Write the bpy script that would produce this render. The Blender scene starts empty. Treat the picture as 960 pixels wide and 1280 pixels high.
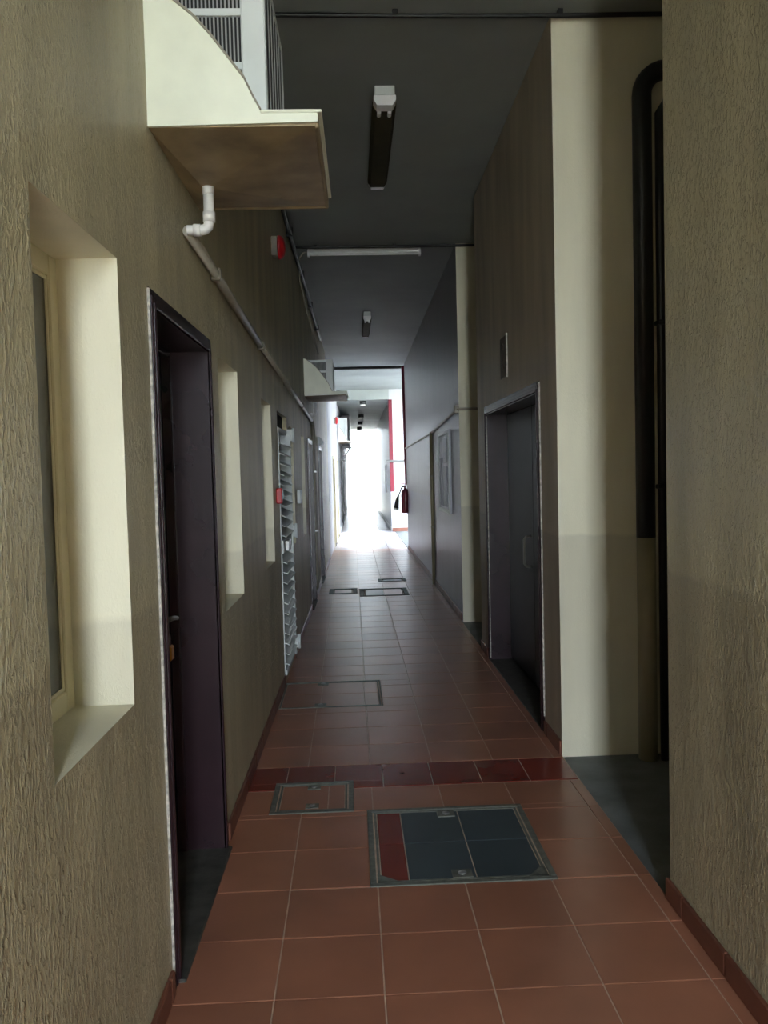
import bpy, math, random
from mathutils import Vector, Matrix
random.seed(7)
S = bpy.context.scene
C = S.collection

# ------------------------------------------------------------------ camera
YAW, PIT, ROL, CAMZ, FPX = 0.0379441, -0.0479595, -0.0253430, 1.5748, 1046.44
fw = Vector((math.sin(YAW)*math.cos(PIT), math.cos(YAW)*math.cos(PIT), math.sin(PIT)))
r0 = Vector((math.cos(YAW), -math.sin(YAW), 0)); u0 = r0.cross(fw)
rt = math.cos(ROL)*r0 + math.sin(ROL)*u0
up = -math.sin(ROL)*r0 + math.cos(ROL)*u0
cd = bpy.data.cameras.new('camera'); cam = bpy.data.objects.new('camera', cd); C.objects.link(cam)
m = Matrix.Identity(4)
for i in range(3):
    m[i][0], m[i][1], m[i][2] = rt[i], up[i], -fw[i]
m[0][3], m[1][3], m[2][3] = 0, 0, CAMZ
cam.matrix_world = m
cd.sensor_fit = 'VERTICAL'; cd.sensor_height = 36; cd.lens = FPX*36/1280
cd.clip_start = 0.05; cd.clip_end = 500
S.camera = cam

# ------------------------------------------------------------------ sky, sun, exposure
W = bpy.data.worlds.new('hazy_sky'); S.world = W; W.use_nodes = True
bg = W.node_tree.nodes['Background']
bg.inputs[0].default_value = (0.80, 0.90, 1.0, 1); bg.inputs[1].default_value = 12.5
sd = bpy.data.lights.new('sun', 'SUN'); sd.energy = 3.2; sd.angle = math.radians(1.5); sd.color = (1, 0.98, 0.95)
sun = bpy.data.objects.new('sun', sd); C.objects.link(sun)
sun.rotation_euler = Vector((-0.62, 0.10, -0.78)).to_track_quat('-Z', 'Y').to_euler()
sun.location = (20, 10, 30)
def portal(name, loc, direction, w, h):
    # sky portal: tells the renderer where daylight enters, gives off nothing itself
    d = bpy.data.lights.new(name, 'AREA'); d.shape = 'RECTANGLE'; d.size = w; d.size_y = h
    d.cycles.is_portal = True
    o = bpy.data.objects.new(name, d); C.objects.link(o); o.location = loc
    o.rotation_euler = Vector(direction).to_track_quat('-Z', 'Z').to_euler()
S.view_settings.view_transform = 'Standard'; S.view_settings.look = 'None'
S.view_settings.exposure = 2.2; S.view_settings.gamma = 1; S.view_settings.use_curve_mapping = False

# key dimensions (metres; x across, y along the corridor, z up)
XR = 1.113            # right wall face
BACK = -3.2           # wall with the gateway behind the viewer
GATE = (0.02, 0.56)   # gateway in it
Y_PASS0, Y_PASS1 = 17.0, 22.0   # side passage open to the court
Y_END = 34.0
def XL(y): return -0.62 + 0.0128*y       # left wall face (slightly askew)
def CEIL(y): return 3.955 - 0.0175*(y-4.5)
portal('gateway_portal', ((GATE[0]+GATE[1])/2, BACK-0.1, 1.95), (0, 1, 0), GATE[1]-GATE[0], 3.9)
portal('corridor_end_portal', (0.5, Y_END+0.1, 1.65), (0, -1, 0), 1.6, 3.3)
portal('passage_portal', (2.7, 19.5, 1.85), (-1, 0, 0), 5.0, 3.7)

# ------------------------------------------------------------------ materials
def s2l(c):
    return tuple(((v/255)/12.92 if v/255 <= 0.04045 else ((v/255+0.055)/1.055)**2.4) for v in c) + (1,)
def newmat(name):
    mt = bpy.data.materials.new(name); mt.use_nodes = True
    nt = mt.node_tree; return mt, nt, nt.nodes['Principled BSDF']
def N(nt, t, **kw):
    n = nt.nodes.new(t)
    for k, v in kw.items():
        if k.startswith('i_'):
            key = k[2:]; key = int(key) if key.isdigit() else key
            n.inputs[key].default_value = v
        else: setattr(n, k, v)
    return n
def L(nt, a, b): nt.links.new(a, b)
def ramp(nt, fac, stops):
    r = N(nt, 'ShaderNodeValToRGB'); L(nt, fac, r.inputs[0])
    e = r.color_ramp.elements
    while len(e) < len(stops): e.new(0.5)
    for el, (p, c) in zip(e, stops): el.position = p; el.color = c
    return r.outputs[0]
def mixc(nt, fac, a, b, mode='MIX'):
    mx = N(nt, 'ShaderNodeMix', data_type='RGBA', blend_type=mode)
    for sock, v in ((mx.inputs[0], fac), (mx.inputs[6], a), (mx.inputs[7], b)):
        if hasattr(v, 'links'): L(nt, v, sock)
        else: sock.default_value = v
    return mx.outputs[2]
def pos_scaled(nt, sx, sy, sz):
    g = N(nt, 'ShaderNodeNewGeometry'); mp = N(nt, 'ShaderNodeMapping')
    mp.inputs['Scale'].default_value = (sx, sy, sz); L(nt, g.outputs['Position'], mp.inputs[0])
    return mp.outputs[0], g
def simple(name, col, rough=0.5, metal=0.0, spec=0.5, var=0.12, scale=6.0, bump=0.0, bscale=60, rand=0.0):
    mt, nt, b = newmat(name); c = s2l(col)
    v, g = pos_scaled(nt, scale, scale, scale)
    nz = N(nt, 'ShaderNodeTexNoise'); nz.inputs['Scale'].default_value = 1; nz.inputs['Detail'].default_value = 5
    L(nt, v, nz.inputs[0])
    lo = tuple(x*(1-var) for x in c[:3])+(1,); hi = tuple(min(1, x*(1+var)) for x in c[:3])+(1,)
    out = ramp(nt, nz.outputs[0], [(0.3, lo), (0.7, hi)])
    if rand:
        oi = N(nt, 'ShaderNodeObjectInfo')
        rr = ramp(nt, oi.outputs['Random'], [(0, (1-rand,)*3+(1,)), (1, (1+rand,)*3+(1,))])
        out = mixc(nt, 1.0, out, rr, 'MULTIPLY')
    L(nt, out, b.inputs['Base Color'])
    b.inputs['Roughness'].default_value = rough; b.inputs['Metallic'].default_value = metal
    b.inputs['Specular IOR Level'].default_value = spec
    if bump:
        nb = N(nt, 'ShaderNodeTexNoise'); nb.inputs['Scale'].default_value = bscale; nb.inputs['Detail'].default_value = 4
        L(nt, g.outputs['Position'], nb.inputs[0])
        bp = N(nt, 'ShaderNodeBump'); bp.inputs['Strength'].default_value = bump; bp.inputs['Distance'].default_value = 0.004
        L(nt, nb.outputs[0], bp.inputs['Height']); L(nt, bp.outputs[0], b.inputs['Normal'])
    return mt
def plaster(name, col, dado, rough, relief, dist, fine=1.0, z_dado=1.2, stain=0.25):
    """paint over plaster; 'relief' drives the vertical trowel ridges; the band below z_dado is a second coat"""
    mt, nt, b = newmat(name)
    g = N(nt, 'ShaderNodeNewGeometry')
    # paint band
    sep = N(nt, 'ShaderNodeSeparateXYZ'); L(nt, g.outputs['Position'], sep.inputs[0])
    wob = N(nt, 'ShaderNodeTexNoise'); wob.inputs['Scale'].default_value = 7; L(nt, g.outputs['Position'], wob.inputs[0])
    ad = N(nt, 'ShaderNodeMath', operation='MULTIPLY_ADD'); L(nt, wob.outputs[0], ad.inputs[0])
    ad.inputs[1].default_value = 0.05; L(nt, sep.outputs[2], ad.inputs[2])
    mr = N(nt, 'ShaderNodeMapRange'); L(nt, ad.outputs[0], mr.inputs[0])
    mr.inputs[1].default_value = z_dado+0.015; mr.inputs[2].default_value = z_dado+0.035
    base = mixc(nt, mr.outputs[0], s2l(dado), s2l(col))
    # streaky stains
    mp = N(nt, 'ShaderNodeMapping'); mp.inputs['Scale'].default_value = (4, 4, 0.7); L(nt, g.outputs['Position'], mp.inputs[0])
    st = N(nt, 'ShaderNodeTexNoise'); st.inputs['Scale'].default_value = 1.3; st.inputs['Detail'].default_value = 6
    L(nt, mp.outputs[0], st.inputs[0])
    sr = ramp(nt, st.outputs[0], [(0.32, (1-stain,)*3+(1,)), (0.68, (1+stain*0.35,)*3+(1,))])
    base = mixc(nt, 1.0, base, sr, 'MULTIPLY')
    L(nt, base, b.inputs['Base Color'])
    b.inputs['Roughness'].default_value = rough
    # ridges: stretched noise, sharpened
    mp2 = N(nt, 'ShaderNodeMapping'); mp2.inputs['Scale'].default_value = (92*fine, 92*fine, 40*fine); L(nt, g.outputs['Position'], mp2.inputs[0])
    n1 = N(nt, 'ShaderNodeTexNoise'); n1.inputs['Scale'].default_value = 1; n1.inputs['Detail'].default_value = 3; n1.inputs['Roughness'].default_value = 0.6; n1.inputs['Distortion'].default_value = 0.7
    L(nt, mp2.outputs[0], n1.inputs[0])
    rg = ramp(nt, n1.outputs[0], [(0.40, (0, 0, 0, 1)), (0.54, (0.22,)*3+(1,)), (0.62, (0.8,)*3+(1,)), (0.72, (1, 1, 1, 1))])
    mp3 = N(nt, 'ShaderNodeMapping'); mp3.inputs['Scale'].default_value = (22, 22, 12); L(nt, g.outputs['Position'], mp3.inputs[0])
    n2 = N(nt, 'ShaderNodeTexNoise'); n2.inputs['Scale'].default_value = 1; n2.inputs['Detail'].default_value = 5; L(nt, mp3.outputs[0], n2.inputs[0])
    hh = N(nt, 'ShaderNodeMath', operation='MULTIPLY_ADD'); L(nt, rg, hh.inputs[0]); hh.inputs[1].default_value = 1.0; L(nt, n2.outputs[0], hh.inputs[2])
    bp = N(nt, 'ShaderNodeBump'); bp.inputs['Strength'].default_value = relief; bp.inputs['Distance'].default_value = dist
    L(nt, hh.outputs[0], bp.inputs['Height']); L(nt, bp.outputs[0], b.inputs['Normal'])
    return mt
M = {}
M['rough'] = plaster('rough_plaster', (190, 179, 145), (173, 161, 130), 0.42, 1.0, 0.0048)
M['rough2'] = plaster('worn_plaster', (186, 171, 148), (170, 156, 135), 0.5, 0.5, 0.003)
M['cream'] = plaster('cream_plaster', (234, 228, 202), (216, 210, 186), 0.6, 0.25, 0.002, fine=1.6, stain=0.1)
M['grey'] = plaster('cool_light_grey_gloss', (138, 137, 140), (140, 141, 154), 0.32, 0.25, 0.002, stain=0.12)  # grey stands in for the cooler light far down the corridor
M['white_wall'] = plaster('white_plaster', (176, 176, 180), (176, 175, 179), 0.6, 0.15, 0.002, stain=0.06)
M['ceiling'] = simple('ceiling_paint', (146, 152, 150), 0.7, var=0.10, scale=1.4, bump=0.15, bscale=25)
M['concrete'] = simple('dark_concrete', (94, 98, 98), 0.55, var=0.35, scale=5, bump=0.5, bscale=40)
M['threshold'] = simple('worn_threshold', (62, 60, 55), 0.6, var=0.4, scale=14, bump=0.4, bscale=50)
M['grout'] = simple('tile_grout', (190, 165, 145), 0.8, var=0.2, scale=20)
def tile_mat(name, col, rough, rand=0.10, spec=0.5):
    mt = simple(name, col, rough, var=0.16, scale=2.6, bump=0.10, bscale=9, rand=rand, spec=spec)
    return mt
M['tile'] = tile_mat('terracotta_tile', (150, 99, 77), 0.30)
M['low_bounce_tile'] = tile_mat('low_bounce_grey_tile', (150, 146, 152), 0.3)  # made-up pale colour, keeps red bounce light off the far walls and ceiling
M['red_tile'] = tile_mat('dark_red_tile', (114, 42, 31), 0.24)
M['slate'] = tile_mat('slate_tile', (54, 65, 70), 0.35)
M['skirt'] = simple('skirting_tile_red', (104, 62, 48), 0.35, var=0.2, scale=8)
M['maroon'] = simple('dark_maroon_gloss', (42, 26, 31), 0.26, var=0.2, scale=4, bump=0.06, bscale=30)
M['black_door'] = simple('near_black_door', (27, 27, 31), 0.3, var=0.2, scale=4)
M['scuff'] = simple('chipped_paint_edge', (165, 158, 148), 0.5, var=0.5, scale=60)
M['alu'] = simple('cream_aluminium', (206, 196, 162), 0.4, var=0.05)
M['glass'] = simple('dark_window_glass', (44, 46, 42), 0.12, var=0.1)
M['cream_metal'] = simple('cream_sheet_metal', (240, 243, 224), 0.4, var=0.08, scale=5)
M['tray_under'] = simple('brown_tray_metal', (150, 132, 100), 0.5, var=0.35, scale=6)  # mottled brown, darker than the cream housing panels
M['white_metal'] = simple('white_metal', (216, 222, 220), 0.4, var=0.05)
M['grille'] = simple('grey_grille', (150, 152, 150), 0.45, var=0.1)
M['dark'] = simple('gap_shade', (22, 22, 22), 0.7, var=0.2)  # near black painted in as shade inside gaps and recesses
M['pvc'] = simple('white_pvc', (232, 230, 224), 0.35, var=0.06, scale=20)
M['pipe_grey'] = simple('painted_pipe', (150, 143, 128), 0.4, var=0.12, scale=12)
M['black_pipe'] = simple('black_drain_pipe', (36, 37, 38), 0.35, var=0.2)
M['cream_pipe'] = simple('cream_painted_pipe', (150, 140, 112), 0.4, var=0.12)
M['cable'] = simple('black_cable', (20, 20, 21), 0.5, var=0.2)
M['red'] = simple('red_enamel', (190, 24, 32), 0.3, var=0.1)
M['dark_red'] = simple('deep_red_enamel', (104, 16, 36), 0.3, var=0.1)
M['brass'] = simple('brass', (205, 140, 40), 0.3, metal=0.6, var=0.1)
M['steel'] = simple('dull_steel', (150, 150, 150), 0.3, metal=0.8, var=0.1)
M['iron'] = simple('cover_frame_iron', (104, 105, 97), 0.5, metal=0.3, var=0.3, scale=30, bump=0.4, bscale=80)
M['diffuser'] = simple('yellowed_diffuser', (62, 57, 36), 0.75, spec=0.15, var=0.15)
M['brown_plate'] = simple('brown_plaque', (92, 78, 66), 0.5, var=0.15, scale=30)
M['paper'] = simple('pale_notice', (196, 200, 208), 0.4, var=0.05)
M['paper_blue'] = simple('blue_grey_notice', (120, 126, 144), 0.4, var=0.1)
M['ground'] = simple('sandy_ground', (184, 178, 158), 0.9, var=0.12, scale=0.8)
M['yard'] = simple('yard_blocker_render', (150, 150, 150), 0.8, var=0.08, scale=0.8)
M['lamp_white'] = simple('glossy_lamp_white', (248, 248, 248), 0.3, var=0.02)
M['court_blocker'] = simple('court_blocker_render', (160, 158, 154), 0.8, var=0.08, scale=0.8)

# ------------------------------------------------------------------ mesh helpers
class MB:
    def __init__(s, left=False): s.v, s.f, s.mi, s.sm, s.left = [], [], [], [], left
    def add(s, vs, fs, mi=0, smooth=False):
        o = len(s.v); s.v += [tuple(v) for v in vs]
        for f in fs: s.f.append([o+i for i in f]); s.mi.append(mi); s.sm.append(smooth)
        return s
    def box(s, x0, x1, y0, y1, z0, z1, mi=0):
        vs = [(x, y, z) for x in (x0, x1) for y in (y0, y1) for z in (z0, z1)]
        return s.add(vs, [(0, 1, 3, 2), (4, 6, 7, 5), (0, 4, 5, 1), (2, 3, 7, 6), (0, 2, 6, 4), (1, 5, 7, 3)], mi)
    def bev(s, x0, x1, y0, y1, z0, z1, b=0.004, mi=0):
        """box with chamfered edges"""
        b = min(b, (x1-x0)*0.45, (y1-y0)*0.45, (z1-z0)*0.45)
        X, Y, Z = (x0, x1), (y0, y1), (z0, z1); idx = {}; vs = []
        for i in (0, 1):
            for j in (0, 1):
                for k in (0, 1):
                    for a in range(3):
                        p = [X[i], Y[j], Z[k]]; sg = (1-2*i, 1-2*j, 1-2*k)
                        for q in range(3):
                            if q != a: p[q] += sg[q]*b
                        idx[(i, j, k, a)] = len(vs); vs.append(p)
        fs = []
        for a in range(3):
            o1, o2 = [q for q in range(3) if q != a]
            for sd_ in (0, 1):
                ring = []
                for (p, q) in ((0, 0), (1, 0), (1, 1), (0, 1)):
                    c = [0, 0, 0]; c[a] = sd_; c[o1] = p; c[o2] = q; ring.append(idx[(*c, a)])
                fs.append(ring)
        for a in range(3):
            o1, o2 = [q for q in range(3) if q != a]
            for p in (0, 1):
                for q in (0, 1):
                    r = []
                    for e in (0, 1):
                        c = [0, 0, 0]; c[a] = e; c[o1] = p; c[o2] = q; r.append((idx[(*c, o1)], idx[(*c, o2)]))
                    fs.append([r[0][0], r[0][1], r[1][1], r[1][0]])
        for i in (0, 1):
            for j in (0, 1):
                for k in (0, 1): fs.append([idx[(i, j, k, a)] for a in range(3)])
        return s.add(vs, fs, mi)
    def tube(s, pts, r, n=10, mi=0, cap=True):
        P = [Vector(p) for p in pts]; vs = []; fs = []; ref = None
        for i, p in enumerate(P):
            a = P[max(i-1, 0)]; b = P[min(i+1, len(P)-1)]; t = (b-a).normalized()
            if ref is None:
                ref = Vector((0, 0, 1)) if abs(t.z) < 0.9 else Vector((1, 0, 0))
            e1 = (ref - t*ref.dot(t)).normalized(); e2 = t.cross(e1); ref = e1
            rr = r[i] if isinstance(r, (list, tuple)) else r
            for k in range(n):
                an = 2*math.pi*k/n; vs.append(p + e1*math.cos(an)*rr + e2*math.sin(an)*rr)
        for i in range(len(P)-1):
            for k in range(n):
                fs.append((i*n+k, i*n+(k+1) % n, (i+1)*n+(k+1) % n, (i+1)*n+k))
        s.add(vs, fs, mi, True)
        if cap:
            o = len(s.v)-len(vs)
            for base, rev in ((0, True), ((len(P)-1)*n, False)):
                f = [o+base+k for k in range(n)]; s.f.append(f[::-1] if rev else f); s.mi.append(mi); s.sm.append(False)
        return s
    def lathe(s, c, axis, prof, n=20, mi=0):
        """prof = [(distance along axis, radius)]"""
        c = Vector(c); ax = Vector(axis).normalized()
        return s.tube([c+ax*d for d, _ in prof], [max(r, 1e-4) for _, r in prof], n, mi)
    def prism(s, poly, axis, a0, a1, mi=0):
        """poly of 2-tuples in the other two axes, extruded along axis (0,1,2)"""
        def mk(p, a):
            q = list(p); q.insert(axis, a); return q
        n = len(poly); vs = [mk(p, a0) for p in poly]+[mk(p, a1) for p in poly]
        fs = [list(range(n))[::-1], list(range(n, 2*n))]+[[i, (i+1) % n, n+(i+1) % n, n+i] for i in range(n)]
        return s.add(vs, fs, mi)
    def build(s, name, mats, parent=None, label=None, cat=None, group=None, kind=None, origin=None):
        vs = [((XL(v[1])+v[0], v[1], v[2]) if s.left else v) for v in s.v]
        lo = [min(v[i] for v in vs) for i in range(3)]; hi = [max(v[i] for v in vs) for i in range(3)]
        if origin is None: origin = ((lo[0]+hi[0])/2, (lo[1]+hi[1])/2, lo[2])
        me = bpy.data.meshes.new(name)
        me.from_pydata([(v[0]-origin[0], v[1]-origin[1], v[2]-origin[2]) for v in vs], [], s.f)
        if not isinstance(mats, (list, tuple)): mats = [mats]
        for mm in mats: me.materials.append(M[mm])
        me.polygons.foreach_set('material_index', s.mi); me.polygons.foreach_set('use_smooth', s.sm)
        me.validate(); me.update()
        import bmesh
        bm = bmesh.new(); bm.from_mesh(me); bmesh.ops.recalc_face_normals(bm, faces=bm.faces); bm.to_mesh(me); bm.free()
        o = bpy.data.objects.new(name, me); C.objects.link(o)
        return put(o, origin, parent, label, cat, group, kind)
WPOS = {}
def put(o, origin, parent=None, label=None, cat=None, group=None, kind=None):
    WPOS[o.name] = Vector(origin)
    if parent is not None:
        o.parent = parent; o.location = Vector(origin)-WPOS[parent.name]
    else: o.location = origin
    if label: o['label'] = label
    if cat: o['category'] = cat
    if group: o['group'] = group
    if kind: o['kind'] = kind
    return o
def thing(name, loc, label, cat, group=None, kind=None):
    o = bpy.data.objects.new(name, None); o.empty_display_size = 0.1; C.objects.link(o)
    return put(o, loc, None, label, cat, group, kind)
def lloc(u, y, z): return (XL(y)+u, y, z)
def arc(c, r, a0, a1, n, f):
    return [f(c, r, a0+(a1-a0)*i/n) for i in range(n+1)]

# ================================================================== THE SETTING
# ---- left wall with its openings: (y0, y1, z0, z1, depth)
OPEN = {
 'w1': (1.645, 2.222, 0.975, 2.145, 0.205), 'd1': (2.56, 3.50, 0.0, 2.105, 0.25),
 'w2': (3.722, 4.300, 0.970, 2.100, 0.16), 'w3': (5.300, 5.830, 0.975, 2.056, 0.14),
 'l1': (6.270, 7.060, 0.06, 2.050, 0.14), 'w4': (7.270, 7.680, 0.945, 1.990, 0.12),
 'w5': (8.680, 9.130, 0.925, 1.978, 0.12), 'd2': (9.640, 10.40, 0.0, 1.950, 0.18),
 'd3': (11.95, 12.75, 0.0, 1.930, 0.18), 'd4': (17.9, 18.8, 0.0, 1.90, 0.14), 'd5': (20.3, 21.2, 0.0, 1.90, 0.14),
 'd6': (25.0, 25.9, 0.0, 1.95, 0.14)}
w = MB(left=True)
ys = sorted({BACK, Y_END, 8.0, 15.5} | {o[0] for o in OPEN.values()} | {o[1] for o in OPEN.values()})
zs = sorted({0.0-0.05, 4.1} | {o[2] for o in OPEN.values() if o[2] > 0} | {o[3] for o in OPEN.values()})
for a, b in zip(ys, ys[1:]):
    for c, d in zip(zs, zs[1:]):
        ym, zm = (a+b)/2, (c+d)/2
        if any(o[0] < ym < o[1] and max(o[2], -0.06) < zm < o[3] for o in OPEN.values()) : continue
        w.add([(0, a, c), (0, b, c), (0, b, d), (0, a, d)], [(0, 1, 2, 3)], 0 if ym < 15.5 else 2)  # white plaster on the far stretch paints in the side passage light
for k, (a, b, c, d, dp) in OPEN.items():
    mi = 1 if k[0] == 'w' else (0 if b < 15.5 else 2)
    c2 = c if c > 0 else -0.05
    w.add([(0, a, c2), (-dp, a, c2), (-dp, a, d), (0, a, d)], [(0, 1, 2, 3)], mi)
    w.add([(0, b, c2), (-dp, b, c2), (-dp, b, d), (0, b, d)], [(0, 1, 2, 3)], mi)
    w.add([(0, a, d), (-dp, a, d), (-dp, b, d), (0, b, d)], [(0, 1, 2, 3)], mi)
    w.add([(0, a, c2), (-dp, a, c2), (-dp, b, c2), (0, b, c2)], [(0, 1, 2, 3)], mi)
    w.add([(-dp, a, c2), (-dp, b, c2), (-dp, b, d), (-dp, a, d)], [(0, 1, 2, 3)], mi)
w.add([(-0.5, BACK, -0.05), (-0.5, Y_END, -0.05), (-0.5, Y_END, 4.1), (-0.5, BACK, 4.1),
       (0, BACK, -0.05), (0, Y_END, -0.05), (0, Y_END, 4.1), (0, BACK, 4.1)],
      [(0, 1, 2, 3), (3, 2, 6, 7), (0, 3, 7, 4), (1, 5, 6, 2)], 0)
wall_left = w.build('wall_left', ['rough', 'cream', 'white_wall'], kind='structure', origin=(XL(0), 0, 0),
    label='long rough plastered wall with windows, doors and air conditioners along one side', cat='wall')

# ---- right side blocks
def wallbox(name, x0, x1, y0, y1, z0, z1, mats, face, label):
    """face: dict side->material index; sides 'x0','x1','y0','y1'"""
    b = MB(); b.box(x0, x1, y0, y1, z0, z1, 0)
    order = ['x0', 'x1', 'y0', 'y1', 'z0', 'z1']
    for i, s_ in enumerate(order): b.mi[i] = face.get(s_, 0)
    return b.build(name, mats, kind='structure', label=label, cat='wall')
wall_near = wallbox('wall_right_near', XR, 3.0, BACK, 2.92, -0.05, 4.1, ['rough', 'cream'], {'y1': 1},
    'rough olive plaster wall with red skirting tiles beside the drain pipe recess')
wall_alcove = wallbox('wall_alcove_back', 2.3, 3.0, 2.92, 4.48, -0.05, 4.1, ['cream'], {}, 'dark back wall of the recess with the drain pipes')
# door block: wall with a door opening
DY0, DY1, DZ = 4.915, 6.85, 2.045
b = MB()
for (a, c, z0, z1) in ((4.48, DY0, -0.05, 4.1), (DY1, 7.27, -0.05, 4.1), (DY0, DY1, DZ, 4.1)):
    b.box(XR, 1.6, a, c, z0, z1, 0)
    if a == 4.48: b.mi[-4] = 1       # face towards the viewer is cream
    if a == DY1: b.mi[-3] = 1
b.box(1.6, 3.0, 4.48, 7.27, -0.05, 4.1, 1)
wall_door = b.build('wall_right_door', ['rough2', 'cream'], kind='structure', cat='wall',
    label='plaster wall block holding the black double door, with a cream end face')
wall_alcove2 = wallbox('wall_alcove_far', 1.9, 3.0, 7.27, 8.62, -0.05, 4.1, ['cream'], {}, 'dark back wall of the narrow recess past the double door')
wall_far = wallbox('wall_right_far', XR+0.012, 3.0, 8.62, Y_PASS0, -0.05, 4.1, ['grey', 'cream', 'white_wall'], {'y0': 1, 'y1': 2},
    'glossy wall, cool light painted into its grey, with a notice board and conduit, cream end face')
wall_end = wallbox('wall_right_end', 1.035, 6.0, Y_PASS1, Y_END, -0.05, 4.17, ['grey', 'white_wall'], {'y0': 1},
    'white faced wall block at the far side of the sunlit passage')
b = MB()
b.box(XL(BACK)-0.5, GATE[0], BACK-0.25, BACK, -0.05, 4.1); b.box(GATE[1], 3.0, BACK-0.25, BACK, -0.05, 4.1)
b.build('wall_back', ['rough'], kind='structure', cat='wall', label='plaster wall with a narrow open gateway at the corridor entrance')
# ---- ceiling
def slab(name, y0, y1, z0, z1, x0, x1, label, th=0.35):
    b = MB(); vs = []
    for z_off in (0, th):
        for (x, y, z) in ((x0, y0, z0), (x1, y0, z0), (x1, y1, z1), (x0, y1, z1)): vs.append((x, y, z+z_off))
    b.add(vs, [(0, 1, 2, 3), (4, 5, 6, 7), (0, 1, 5, 4), (1, 2, 6, 5), (2, 3, 7, 6), (3, 0, 4, 7)])
    return b.build(name, 'ceiling', kind='structure', label=label, cat='ceiling')
slab('ceiling', BACK-0.25, Y_PASS0+0.2, CEIL(BACK), CEIL(17.2), -1.2, 3.0, 'dark grey painted concrete ceiling over the corridor')
slab('ceiling_passage', Y_PASS0+0.2, Y_PASS1, 3.73, 3.73, -1.0, 2.65, 'pale ceiling over the sunlit side passage')  # overhang past the corridor wall added to narrow the sky light
slab('ceiling_end', Y_PASS1, Y_END, 3.47, 3.3, -1.0, 1.035, 'lower grey ceiling of the far stretch of the corridor', th=0.7)
# ---- ground outdoors and floor base
b = MB(); b.box(-60, 70, -60, 120, -0.3, -0.06)
b.build('ground', 'ground', kind='structure', label='pale sunlit ground outside the building', cat='ground')
b = MB(); b.box(6.0, 7.0, 15.0, 24.0, -0.06, 7.2)  # added unseen wall, limits the sky light reaching the passage
b.build('court_sky_blocker', 'court_blocker', kind='structure', label='plain added wall blocking sky light over the side court', cat='wall')
b = MB(); b.box(-4.0, 6.0, 38.5, 39.5, -0.06, 14.0); b.box(-4.0, -3.2, Y_END, 38.5, -0.06, 14.0); b.box(5.0, 6.0, Y_END, 38.5, -0.06, 14.0)  # added walls, made tall to hold back sky light at the end
b.build('yard_sky_blocker', 'yard', kind='structure', label='pale added walls blocking sky light at the corridor end', cat='wall')
floor = MB().box(-1.05, XR, BACK, Y_END, -0.06, -0.004).build('floor', 'grout', kind='structure', cat='floor',
    label='terracotta tiled corridor floor with pale grout lines', origin=(0, 0, -0.06))
MB().box(XR, 2.3, 2.92, 4.48, -0.06, -0.012).build('floor_recess', 'concrete', kind='structure', cat='floor',
    label='dark bare concrete floor of the recess with the drain pipes')
MB().box(XR, 1.9, 7.27, 8.62, -0.06, -0.012).build('floor_recess_far', 'concrete', kind='structure', cat='floor',
    label='dark concrete floor of the narrow recess past the double door')
MB().box(XR+0.01, 6.0, Y_PASS0, Y_PASS1, -0.06, -0.002).build('floor_passage', 'concrete', kind='structure', cat='floor',
    label='sunlit paving of the open side passage')

# ---- floor tiles
T, G = 0.333, 0.0045
X0, Y0 = -0.2738, 2.4494
COVERS = [(0.030, 0.752, 3.108, 3.835), (-0.425, -0.030, 3.828, 4.214), (-0.545, 0.176, 5.580, 6.265),
          (-0.335, 0.040, 10.86, 11.34), (0.068, 0.700, 10.58, 11.26), (0.350, 0.755, 11.95, 12.26)]
def cut(r, h):
    x0, x1, y0, y1 = r; a, b_, c, d = h
    if a >= x1 or b_ <= x0 or c >= y1 or d <= y0: return [r]
    out = []
    if y0 < c: out.append((x0, x1, y0, c))
    if y1 > d: out.append((x0, x1, d, y1))
    yy0, yy1 = max(y0, c), min(y1, d)
    if x0 < a: out.append((x0, a, yy0, yy1))
    if x1 > b_: out.append((b_, x1, yy0, yy1))
    return out
def tile_geo(mb, x0, x1, y0, y1, z=0.0, th=0.012):
    c = 0.0015
    vs = [(x0, y0, z-th), (x1, y0, z-th), (x1, y1, z-th), (x0, y1, z-th), (x0, y0, z-c), (x1, y0, z-c), (x1, y1, z-c), (x0, y1, z-c),
          (x0+c, y0+c, z), (x1-c, y0+c, z), (x1-c, y1-c, z), (x0+c, y1-c, z)]
    fs = [(8, 9, 10, 11)]
    for i in range(4):
        j = (i+1) % 4; fs += [(i, j, 4+j, 4+i), (4+i, 4+j, 8+j, 8+i)]
    mb.add(vs, fs)
std_tile = None
rest = MB(); far_rest = MB()
def lay(x0, x1, y0, y1, mat, single):
    global std_tile
    x0 = max(x0, XL((y0+y1)/2)+0.002)
    if x1-x0 < 0.02: return
    rs = [(x0+G/2, x1-G/2, y0+G/2, y1-G/2)]
    for cv in COVERS: rs = [q for r in rs for q in cut(r, cv)]
    rs = [r for r in rs if r[1]-r[0] > 0.008 and r[3]-r[2] > 0.008]
    if not rs: return
    if not single:
        for r in rs: tile_geo(far_rest if y0 > 16.9 else rest, *r)
        return
    full = len(rs) == 1 and abs(rs[0][1]-rs[0][0]-(T-G)) < 1e-6 and abs(rs[0][3]-rs[0][2]-(T-G)) < 1e-6 and mat == 'tile'
    if full and std_tile is not None:
        o = bpy.data.objects.new('floor_tile', std_tile); C.objects.link(o)
        put(o, ((x0+x1)/2, (y0+y1)/2, -0.012), floor)
        return o
    mb = MB()
    for r in rs: tile_geo(mb, *r)
    o = mb.build('floor_tile' if mat == 'tile' else 'border_tile', mat, floor, origin=((x0+x1)/2, (y0+y1)/2, -0.012))
    if full: std_tile = o.data
    return o
cols = [X0-T, X0, X0+T, X0+2*T, X0+3*T, X0+4*T, XR]
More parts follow.
